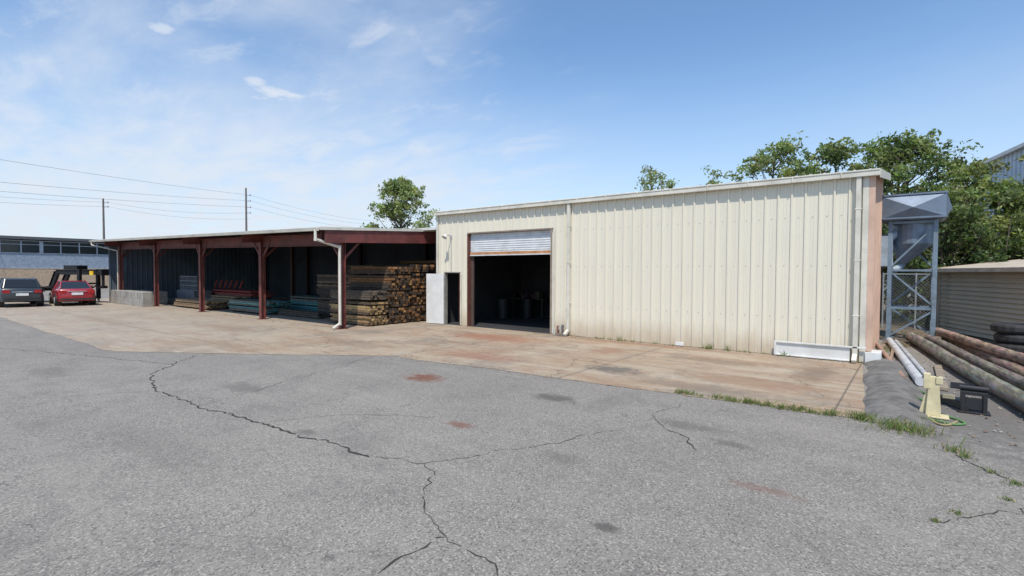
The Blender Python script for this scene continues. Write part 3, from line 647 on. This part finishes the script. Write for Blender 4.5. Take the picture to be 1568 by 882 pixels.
def hose(p,col,r=.014):
    q=[]
    for i in range(len(p)-1):
        p0=p[max(0,i-1)];p1=p[i];p2=p[i+1];p3=p[min(len(p)-1,i+2)]
        for s in range(8):
            t=s/8; f_=lambda a,b,c,d:.5*((2*b)+(-a+c)*t+(2*a-5*b+4*c-d)*t*t+(-a+3*b-3*c+d)*t**3)
            q.append((f_(p0[0],p1[0],p2[0],p3[0]),f_(p0[1],p1[1],p2[1],p3[1]),.024))
    mb.path(q,r,6,col)
hose([(-.05,11.6),(.15,10.9),(.32,10.5),(.2,10.1),(.4,9.9),(.62,9.55),(.5,9.35),(.3,9.45),(.05,9.6)],(.12,.26,.09)); hose([(.1,10.2),(.28,9.35),(.42,9.25),(.55,9.6)],(.40,.32,.16)); hose([(-.02,12.2),(.25,11.4),(.42,11.2),(.35,10.8)],(.10,.22,.08))
mb.build('garden_hose',[m_v])
# small lap-sided shed at right
ss=empty('small_sided_shed')
A=Vector((.85,25.2,0));B=Vector((3.9,17.6,0)); d=(B-A).normalized(); nr=Vector((-d.y,d.x,0)); nr=nr if nr.x>0 else -nr
Lw=(B-A).length
def sp_(u,v,z): p=A+d*u+nr*v; return (p.x,p.y,z)
mb=MB(); z=.05; ex=.15
while z<2.24:
    c_=R.uniform(.97,1.03); cc_=(.52*c_,.45*c_,.34*c_)
    mb.poly([sp_(0,-.055,z),sp_(Lw,-.055,z),sp_(Lw,0,z+ex),sp_(0,0,z+ex)],cc_)
    mb.poly([sp_(0,0,z),sp_(Lw,0,z),sp_(Lw,-.055,z),sp_(0,-.055,z)],(.20,.17,.12))  # underside coloured dark to paint the shadow line below each board
    z+=ex
mb.hexa([sp_(0.01,.01,.02),sp_(Lw,.01,.02),sp_(Lw,5,.02),sp_(0.01,5,.02),sp_(0.01,.01,2.30),sp_(Lw,.01,2.30),sp_(Lw,5,2.30),sp_(.01,5,2.30)],(.44,.38,.28))
mb.build('lap_siding',[m_lap],ss)
mb=MB()
mb.hexa([sp_(-.35,-.35,2.24),sp_(Lw+.3,-.35,2.24),sp_(Lw+.3,2.6,2.60),sp_(-.35,2.6,2.60),sp_(-.35,-.35,2.30),sp_(Lw+.3,-.35,2.30),sp_(Lw+.3,2.6,2.66),sp_(-.35,2.6,2.66)])
mb.hexa([sp_(-.35,2.601,2.60),sp_(Lw+.3,2.601,2.60),sp_(Lw+.3,5.4,2.26),sp_(-.35,5.4,2.26),sp_(-.35,2.601,2.66),sp_(Lw+.3,2.601,2.66),sp_(Lw+.3,5.4,2.32),sp_(-.35,5.4,2.32)])
mb.build('roof',[simple('tan_shingle_roof',(.50,.43,.34),.8,0,.2,3,(.35,.28,.2),.5)],ss)
mb=MB(); mb.beam(sp_(-.37,-.37,2.25),sp_(Lw+.3,-.37,2.25),.03,.13); mb.beam(sp_(-.37,-.37,2.24),sp_(-.37,2.6,2.61),.03,.13); mb.beam(sp_(-.02,-.07,.02),sp_(-.02,-.07,2.2),.09,.09)
mb.build('fascia',[simple('tan_fascia',(.60,.49,.38),.6)],ss)
# far pale metal building at right
fb=empty('tall_metal_building'); A=Vector((3.0,46,0));B=Vector((8.5,24.0,0)); d=(B-A).normalized(); nr=Vector((-d.y,d.x,0)); nr=nr if nr.x>0 else -nr; Lw=(B-A).length
mb=MB(); u=0
while u<Lw:
    for (o0,h0,o1,h1) in ((0,0,.34,0),(.34,0,.38,-.07),(.38,-.07,.46,-.07),(.46,-.07,.50,0)):
        mb.poly([sp_(u+o0,h0,.02),sp_(u+o1,h1,.02),sp_(u+o1,h1,9.0),sp_(u+o0,h0,9.0)])
    u+=.50
mb.poly([sp_(0,0,.02),sp_(0,16,.02),sp_(0,16,9.0),sp_(0,8,10.0),sp_(0,0,9.0)])
mb.build('siding',[simple('pale_blue_siding',(.52,.60,.68),.5,0,.12,1)],fb)
mb=MB(); mb.hexa([sp_(-.3,-.3,8.98),sp_(Lw,-.3,8.98),sp_(Lw,8,9.9),sp_(-.3,8,9.9),sp_(-.3,-.3,9.18),sp_(Lw,-.3,9.18),sp_(Lw,8,10.1),sp_(-.3,8,10.1)])
mb.hexa([sp_(-.3,8.001,9.9),sp_(Lw,8.001,9.9),sp_(Lw,16.3,8.98),sp_(-.3,16.3,8.98),sp_(-.3,8.001,10.1),sp_(Lw,8.001,10.1),sp_(Lw,16.3,9.18),sp_(-.3,16.3,9.18)])
mb.build('roof',[m_roof],fb)
mb=MB(); x0,x1,fy=-.9,2.2,24.6; gc=(.30,.32,.32)
for x in np.arange(x0,x1+.1,1.0): mb.tube((x,fy,0),(x,fy,2.15),.03,.03,8,gc)
mb.tube((x0,fy,2.1),(x1,fy,2.1),.02,.02,8,gc)
for x in np.arange(x0-2.1,x1,.11):
    for s in (0,1):
        a=max(x,x0);b_=min(x+2.1,x1)
        if b_<=a: continue
        z0=.0+(a-x);z1=.0+(b_-x)
        if s: z0,z1=2.1-z0,2.1-z1
        mb.beam((a,fy+.01*s,z0),(b_,fy+.01*s,z1),.006,.006,gc)
mb.build('chain_link_fence',[m_v])

# ---------------------------------------------------------------- trees
def leaves(V,C,centers,rads,cols,nper,size,rg,flat=.8):
    for (c,r,col) in zip(centers,rads,cols):
        n=int(nper*rg.uniform(.6,1.3))
        p=rg.normal(0,1,(n,3)); p/= (np.linalg.norm(p,axis=1,keepdims=True)+1e-6); p*= (rg.random((n,1))**.6)*r*1.1; p[:,2]*=flat
        p+=np.array(c)
        a=rg.normal(0,1,(n,3)); a/=np.linalg.norm(a,axis=1,keepdims=True); b=rg.normal(0,1,(n,3)); b-= (b*a).sum(1,keepdims=True)*a; b/=np.linalg.norm(b,axis=1,keepdims=True)
        s=size*rg.uniform(.5,1.25,(n,1))
        q=np.stack([p-a*s,p+b*s*.45,p+a*s,p-b*s*.45],axis=1)
        V.append(q.reshape(-1,3)); k=rg.uniform(.65,1.35,(n,1)); C.append(np.repeat(np.array(col)[None,:]*k,4,axis=0))
def leafobj(name,V,C,parent,mat):
    V=np.concatenate(V);C=np.concatenate(C);n=len(V)//4
    me=bpy.data.meshes.new(name); me.vertices.add(len(V)); me.vertices.foreach_set('co',V.astype(np.float32).ravel())
    me.loops.add(4*n); me.loops.foreach_set('vertex_index',np.arange(4*n,dtype=np.int32)); me.polygons.add(n)
    me.polygons.foreach_set('loop_start',np.arange(0,4*n,4,dtype=np.int32)); me.polygons.foreach_set('loop_total',np.full(n,4,dtype=np.int32)); me.update(calc_edges=True)
    ca=me.color_attributes.new('Col','FLOAT_COLOR','POINT'); ca.data.foreach_set('color',np.concatenate([C,np.ones((len(C),1))],1).astype(np.float32).ravel())
    me.materials.append(mat); o=bpy.data.objects.new(name,me); scene.collection.objects.link(o); o.parent=parent; return o
def tree(name,x,y,h,cr,base,seed,clumps=60,nper=110,size=.11,col=(.075,.125,.03),crad=.55):
    rg=np.random.default_rng(seed); rr=random.Random(seed); e=empty(name,(0,0,0)); mb=MB()
    tp=[Vector((x,y,0))]; n=7
    for i in range(1,n+1): tp.append(Vector((x+rr.gauss(0,.04)*h*.3*i/n,y+rr.gauss(0,.04)*h*.3*i/n,h*.93*i/n)))
    tr=h*.018+.03
    for i in range(n): mb.tube(tp[i],tp[i+1],tr*(1-.85*i/n),tr*(1-.85*(i+1)/n),8,cap=False)
    cs=[];rs=[];cl=[]
    for k in range(clumps):
        t=rr.random()**.8; z=base+(h-base)*t
        env=cr*math.sin(math.pi*min(1,(.18+.82*(1-t))*.62+.02))**.7*(1 if t<.8 else 1-(t-.8)*2.6)
        ang=rr.uniform(0,2*math.pi); rad=env*rr.uniform(.25,1.12)
        c=Vector((x+rad*math.cos(ang),y+rad*math.sin(ang),z))
        zt=max(.1,z-rad*.9-rr.uniform(0,.3)*h*.2); ti=min(n-1,int(zt/(h*.93)*n)); f_=zt/(h*.93)*n-ti; st_=tp[ti].lerp(tp[ti+1],min(1,max(0,f_)))
        mid=st_.lerp(c,.5)+Vector((0,0,-.08*rad)); r0=tr*.35*(1-.6*zt/h)
        mb.tube(st_,mid,r0,r0*.6,5,cap=False); mb.tube(mid,c,r0*.6,.012,5,cap=False)
        for q in range(3):
            e2=c+Vector((rr.gauss(0,.6),rr.gauss(0,.6),rr.uniform(-.2,.6)))*crad; mb.tube(mid.lerp(c,.7),e2,r0*.35,.008,4,cap=False)
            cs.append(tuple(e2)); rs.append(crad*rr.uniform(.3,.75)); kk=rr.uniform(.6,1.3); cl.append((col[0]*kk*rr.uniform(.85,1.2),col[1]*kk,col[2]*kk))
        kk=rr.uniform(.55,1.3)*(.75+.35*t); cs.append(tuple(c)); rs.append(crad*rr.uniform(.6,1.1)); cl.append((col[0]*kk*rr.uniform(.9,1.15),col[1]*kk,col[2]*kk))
    mb.build('trunk_and_limbs',[m_bark],e)
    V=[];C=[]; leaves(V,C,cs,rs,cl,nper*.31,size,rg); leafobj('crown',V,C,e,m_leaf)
LG=(.24,.29,.11);MG=(.18,.235,.085);DG=(.11,.155,.055)
tree('deciduous_tree',-33.4,28,9.3,2.5,4.5,1,62,120,.14,LG,.7)
tree('deciduous_tree',-12.6,30,8.2,1.5,4.5,2,28,75,.10,LG,.5)
tree('deciduous_tree',-9.1,30,7.8,1.0,4.5,3,18,65,.10,LG,.45)
tree('deciduous_tree',-5.9,30,8.7,2.1,4,4,50,90,.11,LG,.6)
tree('deciduous_tree',-3.0,29,8.1,1.7,3,5,58,100,.11,MG,.6)
tree('deciduous_tree',-.6,31,8.5,2.6,3,6,96,115,.11,MG,.65)
tree('deciduous_tree',1.7,29,6.6,1.7,1.5,7,75,115,.11,LG,.6)
tree('deciduous_tree',3.4,30,5.6,1.6,1.2,8,70,115,.11,MG,.6)
tree('deciduous_tree',.9,27.5,5.0,2.0,.8,9,70,115,.10,DG,.6)
tree('deciduous_tree',5.8,28.5,4.6,1.8,1.0,10,50,100,.11,LG,.6)
rg=np.random.default_rng(5); V=[];C=[];cs=[];rs=[];cl=[]
for i in range(260):
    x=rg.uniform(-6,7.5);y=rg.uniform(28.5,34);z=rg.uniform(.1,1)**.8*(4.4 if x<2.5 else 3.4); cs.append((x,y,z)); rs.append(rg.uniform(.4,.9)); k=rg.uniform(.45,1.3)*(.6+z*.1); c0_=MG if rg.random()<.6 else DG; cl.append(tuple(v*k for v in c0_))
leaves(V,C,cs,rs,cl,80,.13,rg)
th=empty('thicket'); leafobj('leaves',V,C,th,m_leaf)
mb=MB()
for i in range(80):
    x=rg.uniform(-6,7);y=rg.uniform(27.0,33); h=rg.uniform(2,5); mb.tube((x,y,0),(x+rg.normal(0,.5),y+rg.normal(0,.3),h),rg.uniform(.03,.08),.01,5,cap=False)
mb.build('stems',[m_bark],th)
V=[];C=[];cs=[];rs=[];cl=[]
for i in range(60):
    cs.append((rg.uniform(-.6,6),rg.uniform(25.0,27),rg.uniform(.05,1.1)**1.2*1.3)); rs.append(rg.uniform(.2,.45)); k=rg.uniform(.5,1.2); cl.append(tuple(v*k for v in MG))
leaves(V,C,cs,rs,cl,60,.07,rg); e=empty('undergrowth'); leafobj('leaves',V,C,e,m_leaf)
# ---------------------------------------------------------------- grass
def tuft(mb,x,y,h,n,spread,z=.012):
    for i in range(n):
        a=R.uniform(0,6.28); r=abs(R.gauss(0,spread)); bx,by=x+r*math.cos(a),y+r*math.sin(a); hh=h*R.uniform(.3,1.1); ln=R.gauss(0,.45)*hh; lt=R.gauss(0,.45)*hh; w_=R.uniform(.003,.007)
        a2=R.uniform(0,3.14); ux,uy=math.cos(a2)*w_,math.sin(a2)*w_; k=R.uniform(.5,1.3); c_=(.14*k,.20*k,.05*k) if R.random()<.75 else (.34*k,.28*k,.14*k)
        mb.poly([(bx-ux,by-uy,z),(bx+ux,by+uy,z),(bx+ln*.5+ux*.7,by+lt*.5+uy*.7,z+hh*.6),(bx+ln,by+lt,z+hh)],c_)
mb=MB()
for i in range(34):
    t=R.random(); tuft(mb,-3.2+2.75*t+R.uniform(-.1,.1),8.85+R.uniform(-.06,.05),R.uniform(.03,.10),int(20+60*t),.06)
for (x,y,h,n,s) in ((-.55,8.92,.12,160,.12),(-.9,8.9,.10,90,.10),(-1.3,8.9,.09,60,.05),(-.15,8.66,.13,260,.20),(.05,8.62,.12,220,.18),(-1.75,8.87,.12,50,.03),(-2.05,8.86,.10,50,.03),(.43,8.0,.07,120,.10),(.52,7.8,.06,60,.05),(.7,7.35,.05,40,.05),(.85,7.1,.05,60,.06),(1.2,6.9,.05,60,.06),(.35,5.9,.03,50,.04),(.75,6.55,.03,50,.04),(.2,5.6,.03,40,.03),(.18,9.4,.06,80,.10)):
    tuft(mb,x,y,h,n,s)
for i in range(30):
    x=R.uniform(-9,-.9); tuft(mb,x,WY-.07-R.uniform(0,.06),R.uniform(.04,.12),16,.05)
for x in (-7.1,-3.9,-2.5,-4.4): tuft(mb,x,WY-.12,.17,34,.07)
for i in range(26): tuft(mb,R.uniform(-.6,2.2),R.uniform(17,23.5),R.uniform(.05,.2),30,.12)
mb.build('grass',[m_grass])
# ---------------------------------------------------------------- vehicles
def paint(name,col):
    m=bpy.data.materials.new(name); m.use_nodes=True; b=m.node_tree.nodes['Principled BSDF']; b.inputs['Roughness'].default_value=.28; b.inputs['Coat Weight'].default_value=.6
    nt=m.node_tree; tcn=N(nt,'ShaderNodeNewGeometry'); f=noise(nt,tcn.outputs['Position'],2,3); L(nt,mixc(nt,smooth(nt,f,.4,.7,0,.25),col,tuple(x*.8+.03 for x in col)),b.inputs['Base Color']); return m
def car(name,loc,head,pm,suv):
    e=empty(name,(loc[0],loc[1],.004),head); mb=MB()
    if suv: st=[(-2.3,.48,.95,.78),(-2.22,.34,1.08,.88),(-1.5,.28,1.12,.94),(0,.28,1.1,.95),(1.1,.28,1.06,.94),(1.9,.32,.98,.9),(2.3,.42,.8,.74)]
    else: st=[(-2.35,.45,.86,.72),(-2.25,.30,1.0,.84),(-1.5,.22,1.03,.90),(0,.2,.97,.91),(1.1,.22,.92,.90),(1.9,.26,.80,.86),(2.3,.36,.64,.70)]
    ns=8
    for (x,zl,zt,hw) in st:
        mid=(zl+zt)/2
        mb.v+=[(x,-hw*.93,zl),(x,-hw,mid),(x,-hw*.98,zt-.10),(x,-hw*.86,zt),(x,hw*.86,zt),(x,hw*.98,zt-.10),(x,hw,mid),(x,hw*.93,zl)]
    for i in range(len(st)-1):
        for j in range(ns): mb.face((i*ns+j,(i+1)*ns+j,(i+1)*ns+(j+1)%ns,i*ns+(j+1)%ns),mi=0)
    mb.face(range(ns)); mb.face([(len(st)-1)*ns+j for j in range(ns)][::-1])
    mb.build('body',[pm],e,smooth_=True,bevel=.03)
    if suv: cab=[(-2.12,1.08,1.10,.80,.74),(-1.85,1.1,1.58,.82,.64),(-.4,1.1,1.64,.84,.66),(.35,1.08,1.58,.83,.63),(1.15,1.03,1.06,.80,.74)]
    else: cab=[(-1.85,1.0,1.02,.76,.70),(-1.05,1.0,1.40,.80,.58),(-.2,.97,1.46,.82,.61),(.35,.95,1.42,.81,.59),(1.2,.90,.93,.78,.70)]
    mb=MB()
    for (x,zb,zr,hb,hr) in cab: mb.v+=[(x,-hb,zb-.02),(x,-hr,zr),(x,hr,zr),(x,hb,zb-.02)]
    for i in range(len(cab)-1):
        a=i*4;b_=a+4; roof=(0<i<len(cab)-2)
        mb.face((a,b_,b_+1,a+1),mi=1); mb.face((a+1,b_+1,b_+2,a+2),mi=0 if roof else 1); mb.face((a+2,b_+2,b_+3,a+3),mi=1)
    mb.build('cabin',[pm,m_glass],e)
    mb=MB()
    for sg in (1,-1):
        for i in range(len(cab)-1):
            p=cab[i];q=cab[i+1]
            mb.tube((p[0],sg*p[4],p[2]+.005),(q[0],sg*q[4],q[2]+.005),.03,.03,6)
        for i in (1,2,3):
            p=cab[i]; mb.tube((p[0],sg*p[3],p[1]),(p[0],sg*p[4],p[2]),.035,.03,6)
    mb.build('pillars',[pm],e)
    mb=MB()
    for wx in (-1.4,1.42):
        for sg in (-1,1):
            yy=sg*(.90 if not suv else .93); r=.33 if not suv else .37
            mb.tube((wx,yy-sg*.25,r),(wx,yy+sg*.012,r),r*1.14,r*1.14,28,(.012,.012,.012)); mb.tube((wx,yy-sg*.2,r),(wx,yy+sg*.035,r),r,r,28,(.02,.02,.022)); mb.tube((wx,yy,r),(wx,yy+sg*.045,r),r*.62,r*.58,20,(.45,.45,.46))
            for q in range(5): t=q*1.2566; mb.beam((wx,yy+sg*.05,r),(wx+math.cos(t)*r*.55,yy+sg*.05,r+math.sin(t)*r*.55),.05,.02,(.25,.25,.26),up=(0,1,0))
    zt=.95 if suv else .88; xb=-2.32 if suv else -2.36
    for sg in (-1,1):
        mb.box(xb+.0,xb+.22,sg*.50,sg*.80,zt-.14,zt+.04,(.35,.01,.01)); mb.box(2.05,2.26,sg*.45,sg*.76,zt-.25,zt-.12,(.7,.7,.7)); mb.box(.75,.95,sg*.92,sg*1.1,1.0,1.12,(.03,.03,.03))
    mb.box(xb-.02,xb+.05,-.26,.26,.66,.80,(.75,.75,.75)); mb.box(xb-.03,xb+.2,-.78,.78,.36,.46,(.03,.03,.03)); mb.box(xb-.02,xb+.1,-.42,.42,.86,.89,(.5,.5,.5))
    mb.box(2.2,2.34,-.5,.5,.40,.62,(.02,.02,.02))
    mb.build('wheels_and_lamps',[m_v],e)
hd=math.atan2(.22,-1)
car('dark_suv',(-41.6,6.0),hd+.16,paint('dark_car_paint',(.03,.04,.05)),True)
car('red_sedan',(-40.9,8.35),hd+.12,paint('red_car_paint',(.33,.015,.025)),False)
# gooseneck trailer (local: coupler near x=0, deck toward -x)
gt=empty('gooseneck_trailer',(-40.9,9.95,0),.50); mb=MB(); K=(.013,.013,.015)
for y in (-.75,.75): mb.ibeam((-10.5,y,.85),(-3.6,y,.85),.12,.25,.02,K)
mb.box(-10.5,-3.6,-1.0,1.0,.98,1.05,(.12,.08,.05))
for y in (-.35,.35):
    mb.ibeam((-3.6,y,.9),(-3.1,y,1.98),.16,.32,.02,K,up=(1,0,0)); mb.ibeam((-3.2,y,1.98),(-.1,y*.6,1.98),.16,.32,.02,K)
mb.box(-.22,.12,-.25,.25,1.78,2.18,K); mb.tube((-.05,0,1.9),(-.05,0,1.05),.09,.08,12,K); mb.box(-.2,.12,-.15,.15,.95,1.12,K)
for y in (-.62,.62): mb.box(-1.2,-1.02,y-.09,y+.09,.25,2.18,K); mb.box(-1.3,-.92,y-.2,y+.2,.012,.05,K); mb.box(-1.15,-1.07,y-.05,y+.05,.05,.3,(.3,.3,.3))
mb.beam((-1.11,-.62,1.25),(-1.11,.62,1.25),.10,.10,K); mb.beam((-1.11,-.62,.5),(-1.11,.62,1.2),.06,.06,K)
mb.box(-2.6,-1.6,-.35,.35,2.15,2.42,K); mb.box(-.5,-.25,-.50,-.42,1.80,2.06,(.8,.52,.02))
for x in (-8.4,-7.4):
    for y in (-1.15,1.15): mb.tube((x,y-.12,.4),(x,y+.12,.4),.4,.4,20,(.02,.02,.02))
mb.build('frame',[m_v],gt)
# ---------------------------------------------------------------- left background building
lb=empty('office_warehouse_block'); mb=MB(); FX=-76
mb.box(FX-25,FX,-40,42,0,2.30,(.44,.32,.22)); mb.box(FX-25,FX-.05,-40,42,2.30,5.35,(.25,.30,.37)); mb.box(FX-25.3,FX+.5,-40.3,42.3,5.42,5.62,(.09,.09,.10)); mb.box(FX-24,FX-1,-39,41,5.62,5.8,(.10,.10,.10))
mb.box(FX-.04,FX+.03,-40,42,2.26,2.36,(.40,.38,.36))
mb.box(FX-.06,FX-.02,-40,42,3.95,5.25,(.03,.04,.055),1)
for k in range(50):
    y=-39.5+k*1.64; th_=.05 if k%4 else .16
    mb.box(FX-.04,FX+.03,y-th_,y+th_,3.95,5.25,(.36,.40,.46))
for z in (3.93,4.85,5.25): mb.box(FX-.035,FX+.02,-40,42,z,z+.06,(.36,.40,.46))
mb.build('walls_and_windows',[m_v,m_glass],lb)
def upole(name,x,y,h,arms):
    mb=MB(); mb.tube((x,y,0),(x,y,h),.17,.11,10,(.16,.13,.11))
    for z in arms: mb.tube((x,y,z),(x+.35,y+.45,z+.05),.03,.03,6,(.2,.2,.2)); mb.tube((x+.35,y+.45,z-.05),(x+.35,y+.45,z+.22),.06,.05,8,(.3,.3,.32))
    mb.build(name,[m_v])
upole('utility_pole',-75.6,35,14.0,(12.9,12.1,11.2,10.4)); upole('utility_pole',-90,22,12.2,(11.6,11.0))
mb=MB()
def wire(a,b_,sag,ext=1.0):
    a=Vector(a);b_=Vector(b_); b_=a+(b_-a)*ext; q=[]
    for i in range(25): t=i/24; p=a.lerp(b_,t); p.z-=sag*4*t*(1-t); q.append(p)
    mb.path(q,.012,4,(.16,.16,.17))
wire((-75.3,35.4,13.0),(-55,7,11.0),.5,1.8); wire((-75.3,35.4,12.2),(-56,7.2,9.4),.5,1.8); wire((-75.3,35.4,11.3),(-57,7.2,8.8),.5,1.8)
wire((-89.7,22.4,11.7),(-77,9.8,10.2),.3,2); wire((-89.7,22.4,11.1),(-77,9.8,9.6),.3,2)
wire((-89.7,22.4,11.7),(-75.3,35.4,10.5),.6); wire((-89.7,22.4,11.1),(-75.3,35.4,9.6),.6)
for z in (13,12.2,11.3): wire((-75.3,35.4,z),(-94,76,z+.5),.9)
mb.build('power_lines',[m_v])
V=[];C=[];cs=[];rs=[];cl=[]
for i in range(300):
    y=rg.uniform(-30,120); cs.append((-150+rg.uniform(-8,8),y,rg.uniform(.5,4))); rs.append(rg.uniform(1.2,2.6)); k=rg.uniform(.5,1); cl.append(tuple(v*k for v in MG))
leaves(V,C,cs,rs,cl,36,.5,rg); e=empty('distant_treeline'); leafobj('leaves',V,C,e,m_leaf)
print('done')
